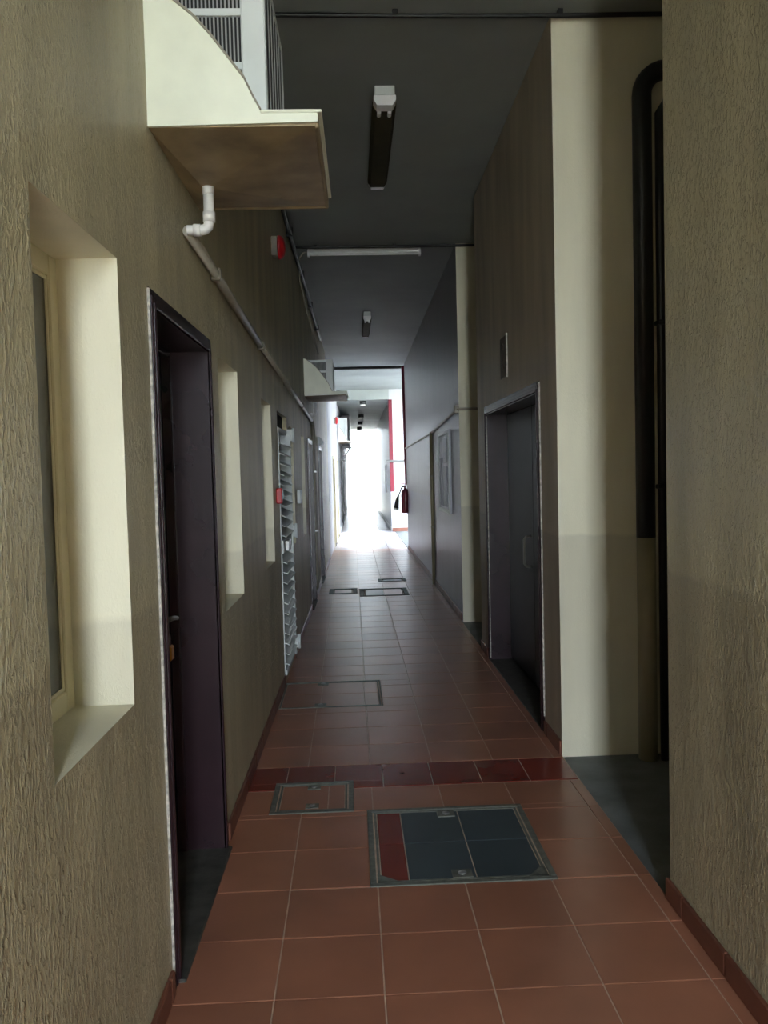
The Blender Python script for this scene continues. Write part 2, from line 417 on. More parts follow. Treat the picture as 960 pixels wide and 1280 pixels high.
for j in range(-17, 95):
    y0 = Y0+j*T; y1 = y0+T
    if y1 > Y_END: break
    if j == 5:      # the darker red border row
        xs = [-0.61, -0.375, -0.127, 0.121, 0.371, 0.620, 0.864, 1.11]
        for a, c in zip(xs, xs[1:]): lay(a, c, y0+0.012, y1, 'red_tile', True)
        continue
    for a, c in zip(cols, cols[1:]):
        lay(a, c, y0, y1, 'tile', -2 <= j <= 38 and not (c == XR and j > 14))
far_rest.build('low_bounce_tile_field', 'low_bounce_tile', floor, kind='stuff', origin=(0, 0, -0.012))
rest.build('tile_field', 'tile', floor, kind='stuff', origin=(0, 0, -0.012))
# ---- skirting tiles
def skirt_right(wall, y0, y1, x):
    y = y0
    while y < y1-0.02:
        e = min(y1, Y0+T*(math.floor((y-Y0)/T+1e-6)+1))
        MB().bev(x-0.014, x+0.001, y+0.002, e-0.002, 0.0, 0.08, 0.004).build('skirting_tile', 'skirt', wall)
        y = e
skirt_right(wall_near, 0.8, 2.935, XR)
skirt_right(wall_door, 4.48, 4.86, XR); skirt_right(wall_door, 6.91, 7.27, XR); skirt_right(wall_far, 8.66, 16.9, XR+0.012)
MB().bev(1.05, 3.0, Y_PASS1-0.015, Y_PASS1+0.001, 0, 0.1).build('skirting_tile', 'skirt', wall_end)
MB().bev(1.02, 1.036, Y_PASS1+0.1, Y_END-0.1, 0, 0.1).build('skirting_tile', 'white_metal', wall_end)
def skirt_left(y0, y1):
    y = y0
    while y < y1-0.02:
        e = min(y1, Y0+T*(math.floor((y-Y0)/T+1e-6)+1))
        MB(True).bev(-0.001, 0.014, y+0.002, e-0.002, 0.0, 0.08, 0.004).build('skirting_tile', 'skirt', wall_left)
        y = e
for a, c in ((1.2, 2.50), (3.56, 6.22), (7.1, 9.58), (10.46, 11.9), (12.8, 15.4)): skirt_left(a, c)
MB(True).bev(-0.001, 0.014, 22.2, 24.9, 0, 0.09).build('skirting_tile', 'white_metal', wall_left)
MB(True).bev(-0.001, 0.014, 26.0, 33.9, 0, 0.09).build('skirting_tile', 'white_metal', wall_left)

# ---- windows in the left wall
def window(n, key, label, detail=True):
    a, b_, c, d, dp = OPEN[key]; f = 0.055; u0, u1 = -dp+0.002, -dp+0.05
    mb = MB(True)
    mb.bev(u0, u1, a, a+f, c, d); mb.bev(u0, u1, b_-f, b_, c, d); mb.bev(u0, u1, a+f, b_-f, c, c+f); mb.bev(u0, u1, a+f, b_-f, d-f, d)
    if detail:   # inner sash bead
        g = 0.010
        for (p, q, r, s_) in ((a+f, a+f+g, c+f, d-f), (b_-f-g, b_-f, c+f, d-f), (a+f, b_-f, c+f, c+f+g), (a+f, b_-f, d-f-g, d-f)):
            mb.bev(u0, u1-0.006, p, q, r, s_, 0.002)
    o = mb.build('window_%d' % n, 'alu', kind='structure', label=label, cat='window')
    MB(True).box(u1-0.022, u1-0.010, a+f, b_-f, c+f, d-f).build('pane', 'glass', o)
window(1, 'w1', 'cream framed window deep in the rough wall before the padlocked door')
window(2, 'w2', 'narrow recessed window right after the padlocked maroon door')
window(3, 'w3', 'recessed window just before the red call point', False)
window(4, 'w4', 'recessed window just past the white louvred door', False)
window(5, 'w5', 'recessed window before the doorway beside the down pipe', False)

# ---- doors
def door_left(n, key, label, mats=('maroon', 'black_door'), arch=0.055, fancy=True):
    a, b_, c, d, dp = OPEN[key]
    t = thing('door_%d' % n, lloc(-dp/2, (a+b_)/2, 0), label, 'door', kind='structure')
    mb = MB(True)
    # lining of the opening
    mb.box(-dp+0.002, 0.002, a, a+0.022, 0, d); mb.box(-dp+0.002, 0.002, b_-0.022, b_, 0, d); mb.box(-dp+0.002, 0.002, a, b_, d-0.022, d)
    # door stop
    mb.bev(-dp+0.06, -dp+0.1, a+0.02, a+0.04, 0, d-0.02); mb.bev(-dp+0.06, -dp+0.1, b_-0.04, b_-0.02, 0, d-0.02); mb.bev(-dp+0.06, -dp+0.1, a+0.02, b_-0.02, d-0.042, d-0.02)
    mb.build('frame', mats[0], t)
    steps = ((arch, 0.006), (arch*0.66, 0.010), (arch*0.3, 0.014)) if fancy else ((arch, 0.018),)
    mb = MB(True)
    for wd, pr in steps:
        mb.bev(-0.001, pr, a-wd+0.02, a+0.02, 0, d+wd-0.02, 0.003); mb.bev(-0.001, pr, b_-0.02, b_+wd-0.02, 0, d+wd-0.02, 0.003)
        mb.bev(-0.001, pr, a+0.02, b_-0.02, d-0.02, d+wd-0.02, 0.003)
    mb.build('architrave', mats[0], t)
    leaf = MB(True); u1 = -dp+0.058
    leaf.bev(-dp+0.015, u1, a+0.024, b_-0.024, 0.012, d-0.025, 0.003)
    lf = leaf.build('leaf', mats[1], t)
    if fancy:
        for (z0, z1) in ((0.2, 0.85), (1.05, d-0.2)):
            MB(True).bev(u1-0.002, u1+0.008, a+0.15, b_-0.15, z0, z1, 0.006).build('door_panel', mats[1], lf)
    MB(True).bev(-dp+0.004, 0.03, a, b_, -0.012, 0.010, 0.004).build('threshold', 'threshold', t)
    return t, lf, u1
d1, leaf1, u1 = door_left(1, 'd1', 'dark maroon glossy door with a stepped frame and brass padlock in the rough wall')
a, b_, c, d, dp = OPEN['d1']
# worn, chipped inner edges of the frame
MB(True).bev(-0.001, 0.008, a-0.038, a-0.034, 0.05, d+0.03, 0.001).build('worn_edge', 'scuff', d1, label='chipped pale edge of the frame')
hd = MB(True)
hd.lathe((u1, 3.27, 1.02), (1, 0, 0), [(0, 0.026), (0.008, 0.026), (0.010, 0.012), (0.045, 0.010)], 14)
hd.tube([(u1+0.045, 3.262, 1.02), (u1+0.05, 3.30, 1.02), (u1+0.05, 3.36, 1.012), (u1+0.048, 3.40, 1.004)], [0.011, 0.010, 0.009, 0.008], 10)
hd.build('handle', 'steel', d1, label='dull steel lever handle')
MB(True).bev(u1, u1+0.006, 3.22, 3.40, 0.935, 0.965, 0.002).build('hasp', 'steel', d1, label='steel hasp')
pk = thing('padlock', lloc(u1+0.03, 3.34, 0.845), 'small brass padlock hanging on the maroon door', 'padlock')
MB(True).bev(u1+0.012, u1+0.040, 3.315, 3.365, 0.845, 0.905, 0.006).build('body', 'brass', pk)
sh = [(u1+0.026, 3.34+0.016*math.cos(t), 0.905+0.022+0.022*math.sin(t)) for t in [math.pi*i/8 for i in range(9)]]
MB(True).tube([(u1+0.026, 3.356, 0.90)]+sh+[(u1+0.026, 3.324, 0.90)], 0.004, 8).build('shackle', 'steel', pk)
door_left(3, 'd2', 'dark doorway with a pale frame edge behind the down pipe', ('maroon', 'black_door'), 0.05, False)
door_left(4, 'd3', 'dark door under a small white lamp past the down pipe', ('maroon', 'black_door'), 0.05, False)
door_left(5, 'd4', 'dark door in the bright wall facing the sunlit passage under the far alarm bell', ('alu', 'black_door'), 0.06, False)
door_left(6, 'd5', 'second dark door in the bright wall facing the sunlit passage', ('alu', 'black_door'), 0.06, False)
door_left(7, 'd6', 'dark door under the far air conditioners', ('maroon', 'black_door'), 0.06, False)

# right-hand double door
t = thing('door_2', (XR+0.1, (DY0+DY1)/2, 0), 'black double door with pull handle in a chipped maroon frame', 'door', kind='structure')
XD = 1.285
mb = MB()
mb.box(XR-0.002, XD+0.05, DY0, DY0+0.03, 0, DZ); mb.box(XR-0.002, XD+0.05, DY1-0.03, DY1, 0, DZ); mb.box(XR-0.002, XD+0.05, DY0, DY1, DZ-0.03, DZ)
mb.build('frame', 'maroon', t)
mb = MB()
for wd, pr in ((0.06, 0.006), (0.038, 0.010), (0.016, 0.014)):
    mb.bev(XR-pr, XR+0.001, DY0-wd+0.02, DY0+0.02, 0, DZ+wd-0.02, 0.003); mb.bev(XR-pr, XR+0.001, DY1-0.02, DY1+wd-0.02, 0, DZ+wd-0.02, 0.003)
    mb.bev(XR-pr, XR+0.001, DY0+0.02, DY1-0.02, DZ-0.02, DZ+wd-0.02, 0.003)
mb.build('architrave', 'maroon', t)
MB().bev(XR-0.009, XR+0.001, DY0-0.044, DY0-0.040, 0.1, DZ+0.03, 0.002).build('worn_edge', 'scuff', t, label='chipped pale edge of the frame')
MB().bev(XR-0.004, XR+0.004, DY1-0.036, DY1-0.031, 0.02, DZ-0.04, 0.002).build('worn_edge', 'scuff', t, label='chipped pale edge of the frame')
YM = 5.90
for (p, q) in ((DY0+0.032, YM-0.002), (YM+0.002, DY1-0.032)):
    lf = MB().bev(XD, XD+0.045, p, q, 0.012, DZ-0.032, 0.004).build('leaf', 'black_door', t)
    if q > YM+0.1:
        hy = YM+0.09
        pts = [(XD, hy, 0.86), (XD-0.035, hy, 0.865), (XD-0.05, hy, 0.885), (XD-0.05, hy, 1.06), (XD-0.035, hy, 1.08), (XD, hy, 1.085)]
        MB().tube(pts, 0.009, 10).build('pull_handle', 'white_metal', lf, label='steel pull handle')
MB().bev(XR-0.01, XD+0.05, DY0, DY1, -0.012, 0.004, 0.003).build('threshold', 'threshold', t)

# louvred steel door
a, b_, c, d, dp = OPEN['l1']
t = thing('door_8', lloc(0, (a+b_)/2, 0), 'white louvred steel door between recessed windows', 'door', kind='structure')
mb = MB(True)
mb.bev(-0.06, 0.008, a, a+0.02, c, 1.93); mb.bev(-0.06, 0.03, b_-0.035, b_, c, 1.93)
mb.bev(-0.06, 0.004, a, b_, d-0.15, d-0.12); mb.bev(-0.06, 0.02, a, b_, c, c+0.04); mb.bev(-0.05, 0.02, a, b_, 0.98, 1.08)
mb.build('frame', 'white_metal', t)
MB(True).box(-dp+0.005, -dp+0.015, a, b_, c, d).build('slat_shade_panel', 'dark', t)  # dark sheet painting in the shade between the slats
proto = None
zz = [0.13+0.077*i for i in range(11)]+[1.10+0.077*i for i in range(10)]
for z in zz:
    if proto is None:
        proto = MB(True).add([(-0.055, a+0.02, 0.04), (-0.055, b_-0.03, 0.04), (0.04, b_-0.03, 0.0), (0.04, a+0.02, 0.0),
            (-0.055, a+0.02, 0.046), (-0.055, b_-0.03, 0.046), (0.04, b_-0.03, 0.006), (0.04, a+0.02, 0.006)],
            [(0, 1, 2, 3), (4, 5, 6, 7), (0, 1, 5, 4), (1, 2, 6, 5), (2, 3, 7, 6), (3, 0, 4, 7)])
        sl = proto.build('louvre_slat', 'white_metal', t); pm = sl.data; po = Vector(sl.location); sl.location = po+Vector((0, 0, z))
    else:
        o = bpy.data.objects.new('louvre_slat', pm); C.objects.link(o); o.parent = t; o.location = po+Vector((0, 0, z))
MB(True).box(-0.045, -0.035, a, b_, 1.94, d).build('recess_shade_panel', 'dark', t)  # added dark sheet, painted shade of the recess above the slats
for z in (1.90, 1.10, 0.16):
    h = MB(True); h.bev(0.0, 0.05, b_-0.03, b_+0.05, z-0.05, z+0.05, 0.006); h.tube([(0.052, b_, z-0.06), (0.052, b_, z+0.06)], 0.012, 8)
    h.build('hinge', 'white_metal', t)
MB(True).bev(0.02, 0.055, a+0.12, a+0.26, 0.99, 1.07, 0.006).build('lock_box', 'steel', t)

# ================================================================== FLOOR COVERS
def cover(i, name, label, tiles, tab_y, group=None, fr=0.026, rim='iron'):
    x0, x1, y0, y1 = COVERS[i]
    t = thing(name, ((x0+x1)/2, (y0+y1)/2, -0.01), label, 'floor cover', group)
    mb = MB()
    for (p, q, r, s_) in ((x0, x1, y0, y0+fr), (x0, x1, y1-fr, y1), (x0, x0+fr, y0+fr, y1-fr), (x1-fr, x1, y0+fr, y1-fr)):
        mb.bev(p+0.001, q-0.001, r, s_, -0.01, 0.004, 0.002)
    # inner angle of the lid
    g = 0.010
    for (p, q, r, s_) in ((x0+fr+0.006, x1-fr-0.006, y0+fr+0.006, y0+fr+0.006+g), (x0+fr+0.006, x1-fr-0.006, y1-fr-0.006-g, y1-fr-0.006),
                          (x0+fr+0.006, x0+fr+0.006+g, y0+fr+0.006, y1-fr-0.006), (x1-fr-0.006-g, x1-fr-0.006, y0+fr+0.006, y1-fr-0.006)):
        mb.bev(p, q, r, s_, -0.012, 0.002, 0.002)
    mb.build('frame', rim, t)
    MB().box(x0+fr, x1-fr, y0+fr, y1-fr, -0.02, -0.006).build('lid', 'iron', t)
    ix0, ix1, iy0, iy1 = x0+fr+0.018, x1-fr-0.018, y0+fr+0.018, y1-fr-0.018
    for (p, q, r, s_, mm) in tiles:
        mb = MB(); tile_geo(mb, ix0+(ix1-ix0)*p+0.002, ix0+(ix1-ix0)*q-0.002, iy0+(iy1-iy0)*r+0.002, iy0+(iy1-iy0)*s_-0.002, 0.0)
        mb.build('lid_tile', mm, t)
    for (tx, ty) in tab_y:
        cx, cy = ix0+(ix1-ix0)*tx, iy0+(iy1-iy0)*ty; k = 0.04 if x1-x0 > 0.5 else 0.032
        h = MB().bev(cx-k, cx+k, cy-k*0.85, cy+k*0.85, -0.005, 0.004, 0.002).build('lifting_socket', 'iron', t)
        MB().lathe((cx, cy, 0.004), (0, 0, 1), [(0, k*0.42), (0.003, k*0.42), (0.003, k*0.2)], 12).build('key_hole', 'steel', h)
    return t
sl = 0.17
t = cover(0, 'access_cover', 'large square floor cover with four slate tiles and a red tile strip',
      [(0, sl, 0, .5, 'red_tile'), (0, sl, .5, 1, 'red_tile'), (sl, .585, 0, .5, 'slate'), (sl, .585, .5, 1, 'slate'), (.585, 1, 0, .5, 'slate'), (.585, 1, .5, 1, 'slate')],
      [(0.50, 0.05), (0.50, 0.95)])
x0, x1, y0, y1 = COVERS[0]
MB().prism([(x1-0.11, y0+0.03), (x1-0.03, y0+0.03), (x1-0.03, y0+0.13)], 2, -0.004, 0.002).build('mortar_patch', 'iron', t, label='grey mortar patch in the corner')
MB().prism([(x0+0.03, y0+0.03), (x0+0.12, y0+0.03), (x0+0.03, y0+0.10)], 2, -0.004, 0.002).build('mortar_patch', 'iron', t, label='grey mortar patch in the corner')
cover(1, 'access_cover', 'small floor cover filled with terracotta tile next to the dark red border row',
      [(0, .74, 0, 1, 'tile'), (.74, 1, 0, 1, 'tile')], [(0.5, 0.12), (0.5, 0.9)])
cover(2, 'access_cover', 'terracotta filled floor cover against the wall before the louvred door',
      [(0, .4, 0, .5, 'tile'), (.4, .85, 0, .5, 'tile'), (.85, 1, 0, .5, 'tile'), (0, .4, .5, 1, 'tile'), (.4, .85, .5, 1, 'tile'), (.85, 1, .5, 1, 'tile')], [(0.4, 0.05), (0.4, 0.95)], fr=0.010)
cover(3, 'access_cover', 'narrow dark rimmed floor cover near the foot of the down pipe', [(0, 1, 0, 1, 'tile')], [], fr=0.06, rim='threshold')
cover(4, 'access_cover', 'wide dark rimmed floor cover in mid corridor level with the down pipe', [(0, .5, 0, 1, 'slate'), (.5, 1, 0, 1, 'tile')], [], fr=0.06, rim='threshold')
cover(5, 'access_cover', 'farthest small dark floor cover, near the grey wall', [(0, 1, 0, 1, 'slate')], [], fr=0.05, rim='threshold')

# ================================================================== AIR CONDITIONERS
def air_con(name, y0, z0, depth, top, label, ylen=0.80, bars=True, drain=True, detail=True):
    """u = distance out from the left wall; y0 near side; z0 underside of tray"""
    t = thing(name, lloc(0, y0+ylen/2, z0), label, 'air conditioner')
    k = depth/0.505; A = lambda u: u*k
    y1 = y0+ylen
    # body
    bw = A(0.352); by0, by1 = y0+0.10, y1-0.03; bz0, bz1 = z0+0.05, top
    mb = MB(True); mb.bev(0.001, bw-0.012, by0+0.012, by1, bz0, bz1, 0.008)
    # side casing rims standing proud of the louvre fields
    pz = bz0+0.6*(bz1-bz0)
    mb.bev(bw-0.075, bw, by0, by0+0.02, bz0, bz1, 0.004); mb.bev(0.001, A(0.06), by0, by0+0.02, bz0, bz1, 0.004)
    for z in (bz0, bz0+0.3*(bz1-bz0), pz, bz1-0.03): mb.box(A(0.06), bw-0.075, by0+0.001, by0+0.02, z, z+0.022)
    # front rims
    mb.bev(bw-0.014, bw, by1-0.03, by1, bz0, bz1, 0.003)
    mb.box(bw-0.014, bw-0.0005, by0+0.02, by1-0.03, bz1-0.03, bz1-0.001); mb.box(bw-0.014, bw-0.0005, by0+0.02, by1-0.03, bz0+0.001, bz0+0.03)
    body = mb.build('casing', 'white_metal', t)
    if detail:
        sb = MB(True); n = 17; ua, ub = A(0.065), bw-0.08
        for i in range(n):
            u = ua+(ub-ua)*(i+0.5)/n
            sb.box(u-0.0026, u+0.0026, by0+0.006, by0+0.0125, bz0+0.02, bz1-0.02)
        sb.build('side_louvres', 'grille', t, kind='stuff')
        MB(True).box(ua-0.002, ub+0.003, by0+0.0105, by0+0.0125, bz0+0.01, bz1-0.01).build('side_vent_shade', 'dark', t)  # flat dark sheet, shade between the side louvres painted in
        MB(True).box(bw-0.0125, bw-0.0025, by0+0.025, by1-0.025, bz0+0.02, bz1-0.02).build('front_vent_shade', 'dark', t)  # flat dark sheet, shade between the front bars painted in
        n = 7
        for i in range(n):
            y = by0+0.05+(by1-by0-0.1)*i/(n-1)
            MB(True).box(bw-0.004, bw-0.0005, y-0.012, y+0.012, bz0+0.03, bz1-0.03).build('front_bar', 'grille', t)
    # two curved side panels of the sheet metal housing
    prof = [(0.0, 0.0), (0.514, 0.010), (0.514, 0.038), (0.340, 0.044)]
    hh = (top-z0)
    curve = [(0.317, 0.087), (0.293, 0.140), (0.247, 0.200), (0.196, 0.268), (0.145, 0.325), (0.087, 0.372), (0.03, 0.41), (0.0, 0.425)]
    poly = [(A(p), z0+q) for p, q in prof]+[(A(p), z0+q*min(1, hh/0.42)) for p, q in curve]
    for yy in (y0, y1-0.012):
        pn = MB(True).prism(poly, 1, yy, yy+0.012).build('side_panel', 'cream_metal', t)
        edge = [(A(p), yy+0.012, z0+q*min(1, hh/0.42)) for p, q in [(0.340, 0.044)]+curve]
        rim = MB(True)
        for (p, q) in zip(edge, edge[1:]):
            rim.add([(p[0], yy-0.006, p[2]), (q[0], yy-0.006, q[2]), (q[0], yy+0.02, q[2]), (p[0], yy+0.02, p[2]),
                     (p[0]+0.003, yy-0.006, p[2]+0.006), (q[0]+0.003, yy-0.006, q[2]+0.006), (q[0]+0.003, yy+0.02, q[2]+0.006), (p[0]+0.003, yy+0.02, p[2]+0.006)],
                    [(0, 1, 2, 3), (4, 5, 6, 7), (0, 1, 5, 4), (1, 2, 6, 5), (2, 3, 7, 6), (3, 0, 4, 7)])
        rim.build('rim', 'pipe_grey', pn)
    # drip tray: rim and a shallow inverted pyramid down to the drain
    du, dy = A(0.10), y0+0.44*ylen/0.80
    tr = MB(True)
    U1 = A(0.515)
    tr.bev(U1-0.012, U1, y0+0.012, y1, z0-0.004, z0+0.045, 0.004)
    tr.bev(0.0, U1, y1-0.012, y1+0.004, z0-0.004, z0+0.040, 0.004)
    lip = MB(True).bev(A(0.34), U1+0.012, y0-0.006, y0+0.012, z0+0.036, z0+0.046, 0.003)
    tr2 = tr.build('drip_tray', 'tray_under', t)
    lip.bev(U1-0.006, U1+0.012, y0, y1, z0+0.036, z0+0.046, 0.003)
    lip.build('tray_rim', 'cream_metal', tr2)
    pyr = MB(True)
    q = [(0.0, y0+0.012, z0), (U1-0.01, y0+0.012, z0+0.002), (U1-0.01, y1-0.012, z0+0.002), (0.0, y1-0.012, z0)]
    ap = [(du-0.02, dy-0.02, z0-0.035), (du+0.02, dy-0.02, z0-0.035), (du+0.02, dy+0.02, z0-0.035), (du-0.02, dy+0.02, z0-0.035)]
    pyr.add(q+ap+[(p[0], p[1], p[2]+0.014) for p in q], [(0, 1, 5, 4), (1, 2, 6, 5), (2, 3, 7, 6), (3, 0, 4, 7), (4, 5, 6, 7), (8, 9, 10, 11), (0, 1, 9, 8), (1, 2, 10, 9), (2, 3, 11, 10), (3, 0, 8, 11)])
    pyr.build('tray_bottom', 'tray_under', tr2)
    if drain:
        r = 0.0185; zt, zb = z0-0.03, z0-0.185
        dp_ = MB(True)
        el = [(du, dy, zt), (du, dy, zb+0.03), (du-0.004, dy, zb+0.012), (du-0.016, dy, zb+0.002), (du-0.034, dy, zb), (du-0.075, dy, zb), (0.022, dy, zb)]
        el = [(max(u, 0.02), y, z) for u, y, z in el]
        dp_.tube(el, r, 14)
        dp_.tube([(du, dy, zb+0.028), (du, dy, zb+0.062)], r*1.2, 14); dp_.tube([(du, dy, zt-0.03), (du, dy, zt)], r*1.15, 14)
        dp_.tube([(du-0.03, dy, zb), (du-0.055, dy, zb)], r*1.2, 14)
        dp_.build('drain_spout', 'pvc', t, label='white plastic drain spout')
    return t
air_con('air_conditioner', 2.61, 2.636, 0.505, 3.235, 'cream boxed air conditioner with white drain spout above the maroon padlocked door')
air_con('air_conditioner', 9.45, 2.445, 0.46, 2.86, 'cream boxed air conditioner with curved side panel past the tube light', ylen=0.75)
air_con('air_conditioner', 23.3, 2.42, 0.34, 3.1, 'boxed air conditioner high on the wall past the sunlit passage', ylen=0.75, drain=False, detail=False)
# outdoor unit of a split air conditioner on a bracket
t = thing('outdoor_unit', lloc(0.03, 27.0, 2.36), 'tall grey outdoor cooling unit on a steel bracket, last on the wall', 'air conditioner')
MB(True).bev(0.0, 0.26, 26.7, 27.5, 2.42, 3.42, 0.01).build('casing', 'grille', t)
MB(True).bev(0.24, 0.275, 26.68, 26.72, 2.40, 3.44, 0.004).build('corner_post', 'white_metal', t)
for y in (26.75, 27.4):
    br = MB(True).bev(0, 0.30, y, y+0.03, 2.36, 2.41, 0.004); br.prism([(0.0, 2.0), (0.02, 2.0), (0.28, 2.36), (0.24, 2.36)], 1, y+0.005, y+0.02)
    br.build('bracket', 'white_metal', t)
for z in (1.95, 2.05, 2.15): MB(True).bev(0.0, 0.30, 28.2, 28.25, z, z+0.025, 0.004).build('bracket_rail', 'steel', t)

# ================================================================== PIPES, CABLES, LAMPS
mb = MB(True); r = 0.020
mb.tube([(0.022, 3.06, 2.452), (0.022, 5.2, 2.365)], r, 12); mb.tube([(0.022, 5.2, 2.365), (0.022, 10.30, 2.226)], r, 12)
run = mb
t = thing('drain_pipe', lloc(0.02, 10.6, 0.1), 'long wall coloured drain pipe running from the first air conditioner to the floor', 'pipe')
run.tube([(0.022, 10.30, 2.226), (0.022, 10.52, 2.212), (0.022, 10.60, 2.19), (0.022, 10.62, 2.12), (0.022, 10.62, 0.55), (0.022, 10.64, 0.12)], r*1.1, 12)
run.build('pipe_run', 'pipe_grey', t)
for y, z in ((3.62, 2.429), (5.2, 2.365), (6.9, 2.319), (8.6, 2.272)):
    MB(True).bev(0.0, 0.046, y-0.02, y+0.02, z-0.026, z+0.026, 0.006).build('clip', 'pipe_grey', t)
for z in (1.6, 0.85): MB(True).bev(0.0, 0.05, 10.58, 10.66, z-0.012, z+0.012, 0.004).build('clip', 'steel', t)

# ceiling corner cable bundle on the left
t = thing('cable_bundle', lloc(0.03, 9, 3.6), 'black cable bundle along the top of the rough wall under the ceiling', 'cable')
pth = [(0.03, y, CEIL(y)-0.17+0.012*math.sin(y*2.1)) for y in [3.6+0.5*i for i in range(20)]]
MB(True).tube(pth, 0.022, 8).build('thick_cable', 'cable', t)
MB(True).tube([(0.05, y, z-0.03-0.01*math.sin(y*3)) for (_, y, z) in pth[:-4]], 0.006, 8).build('thin_cable', 'black_pipe', t)
for y in (4.6, 6.1, 7.6, 9.1, 10.6, 12.1): MB(True).bev(0, 0.06, y-0.015, y+0.015, CEIL(y)-0.21, CEIL(y)-0.13, 0.004).build('clip', 'cable', t)
def ceiling_cable(y, x0, x1, dz, sag, r, label, clips):
    t = thing('ceiling_cable', ((x0+x1)/2, y, CEIL(y)-dz), label, 'cable')
    n = 24; pts = [(x0+(x1-x0)*i/n, y, CEIL(y)-dz-sag*math.sin(math.pi*i/n)) for i in range(n+1)]
    MB().tube(pts, r, 8).build('cable_run', 'cable', t)
    for x in clips: MB().bev(x-0.014, x+0.014, y-0.012, y+0.02, CEIL(y)-dz-0.012, CEIL(y)-0.002, 0.003).build('clip', 'cable', t)
ceiling_cable(4.43, XL(4.43)+0.01, 2.2, 0.022, 0.014, 0.012, 'black cable stapled across the ceiling above the cream pillar face', (0.29, 1.15))
ceiling_cable(8.60, XL(8.6)+0.01, 1.85, 0.024, 0.004, 0.014, 'black cable across the ceiling beside the white tube light', (-0.3, 0.5))
ceiling_cable(17.1, XL(17.1)+0.01, XR, 0.045, 0.0, 0.03, 'black cable across the ceiling at the edge of the sunlit passage', ())

def batten(xc, y0, y1, wd, label):
    zc = lambda y: CEIL(y)
    z = min(CEIL(y0), CEIL(y1)); zt = CEIL((y0+y1)/2)
    t = thing('ceiling_lamp', (xc, (y0+y1)/2, z-0.10), label, 'lamp')
    MB().bev(xc-wd*0.42, xc+wd*0.42, y0, y1, z-0.035, zt+0.012, 0.006).build('body', 'white_metal', t)
    q = MB(); pr = [(xc-wd/2, z-0.035), (xc-wd/2, z-0.06), (xc-wd*0.36, z-0.095), (xc+wd*0.36, z-0.095), (xc+wd/2, z-0.06), (xc+wd/2, z-0.035)]
    q.prism(pr, 1, y0+0.09, y1-0.06); q.build('diffuser', 'diffuser', t, label='yellowed plastic diffuser')
    for (p, s_) in ((y0, y0+0.09), (y1-0.06, y1)):
        e = MB().prism([(x+(0.006 if x < xc else -0.006), zz_) for x, zz_ in pr], 1, p, s_); e.build('end_cap', 'lamp_white', t)
    for dx in (-wd*0.22, wd*0.22): MB().tube([(xc+dx, y0+0.085, z-0.097), (xc+dx, y0+0.15, z-0.097)], 0.013, 10).build('tube_cap', 'pvc', t)
batten(0.268, 5.24, 6.78, 0.15, 'ceiling lamp with a yellowed diffuser nearest the cream pillar face')
batten(0.285, 11.85, 13.4, 0.12, 'ceiling lamp with a yellowed diffuser past the tube light')
t = thing('tube_lamp', (0.19, 8.74, 3.78), 'bare white fluorescent tube lamp mounted across the ceiling', 'lamp')
z = CEIL(8.74)
MB().bev(-0.385, 0.775, 8.705, 8.775, z-0.055, CEIL(8.78)-0.001, 0.006).build('body', 'lamp_white', t)
MB().tube([(-0.36, 8.695, z-0.072), (0.75, 8.695, z-0.072)], 0.013, 12).build('tube', 'lamp_white', t)
for x in (-0.375, 0.765): MB().bev(x-0.012, x+0.012, 8.68, 8.75, z-0.09, z-0.03, 0.004).build('lamp_holder', 'lamp_white', t)
wire = [(-0.385, 8.74, z-0.03), (-0.43, 8.74, z-0.04), (-0.47, 8.75, z-0.09), (-0.483, 8.8, z-0.16), (-0.486, 9.0, 3.626), (-0.45, 9.15, 3.43), (-0.41, 9.3, 3.259), (-0.333, 9.48, 2.91)]
MB().tube(wire, 0.010, 8).build('lamp_wire', 'pipe_grey', None, 'grey wire looping from the tube lamp down to the second air conditioner', 'cable')
for i, (y, zb) in enumerate(((22.3, 3.47), (26.6, 3.41), (29.6, 3.36), (32.4, 3.32))):
    zt = 3.47-0.17*(y-22)/12
    t = thing('surface_lamp', (0.36, y, zt-0.13), '%s small round ceiling lamp past the sunlit passage' % ('first', 'second', 'third', 'fourth')[i], 'lamp', 'round lamps on the far ceiling')
    MB().lathe((0.36, y, zt), (0, 0, -1), [(0, 0.09), (0.10, 0.09), (0.10, 0.075)], 16).build('housing', 'black_pipe', t)
    MB().lathe((0.36, y, zt-0.10), (0, 0, -1), [(0, 0.075), (0.015, 0.07), (0.03, 0.045)], 16).build('lens', 'pvc', t)

# fire bell on the left wall
def bell(y, z, s, label):
    t = thing('alarm_bell', lloc(0, y, z-0.09*s), label, 'alarm bell')
    MB(True).bev(0, 0.045*s, y-0.06*s, y+0.06*s, z-0.07*s, z+0.07*s, 0.006).build('back_box', 'pipe_grey', t)
    g = MB(True).lathe((0.045*s, y, z), (1, 0, 0), [(0, 0.086*s), (0.012*s, 0.088*s), (0.03*s, 0.08*s), (0.045*s, 0.06*s), (0.055*s, 0.02*s)], 24)
    go = g.build('gong', 'red', t)
    MB(True).lathe((0.098*s, y, z), (1, 0, 0), [(0, 0.01), (0.008, 0.01), (0.009, 0.004)], 10).build('centre_screw', 'steel', go)
bell(6.30, 3.25, 1.0, 'red fire alarm bell on grey box above the red call point')
bell(19.4, 2.78, 1.0, 'small distant red alarm bell on the bright wall facing the passage')
t = thing('call_point', lloc(0, 6.08, 1.36), 'small red fire alarm call point beside the louvred door', 'call point')
MB(True).bev(0, 0.042, 6.035, 6.125, 1.365, 1.475, 0.006).build('case', 'red', t)
MB(True).bev(0.040, 0.046, 6.055, 6.105, 1.395, 1.445, 0.002).build('window', 'paper', t)
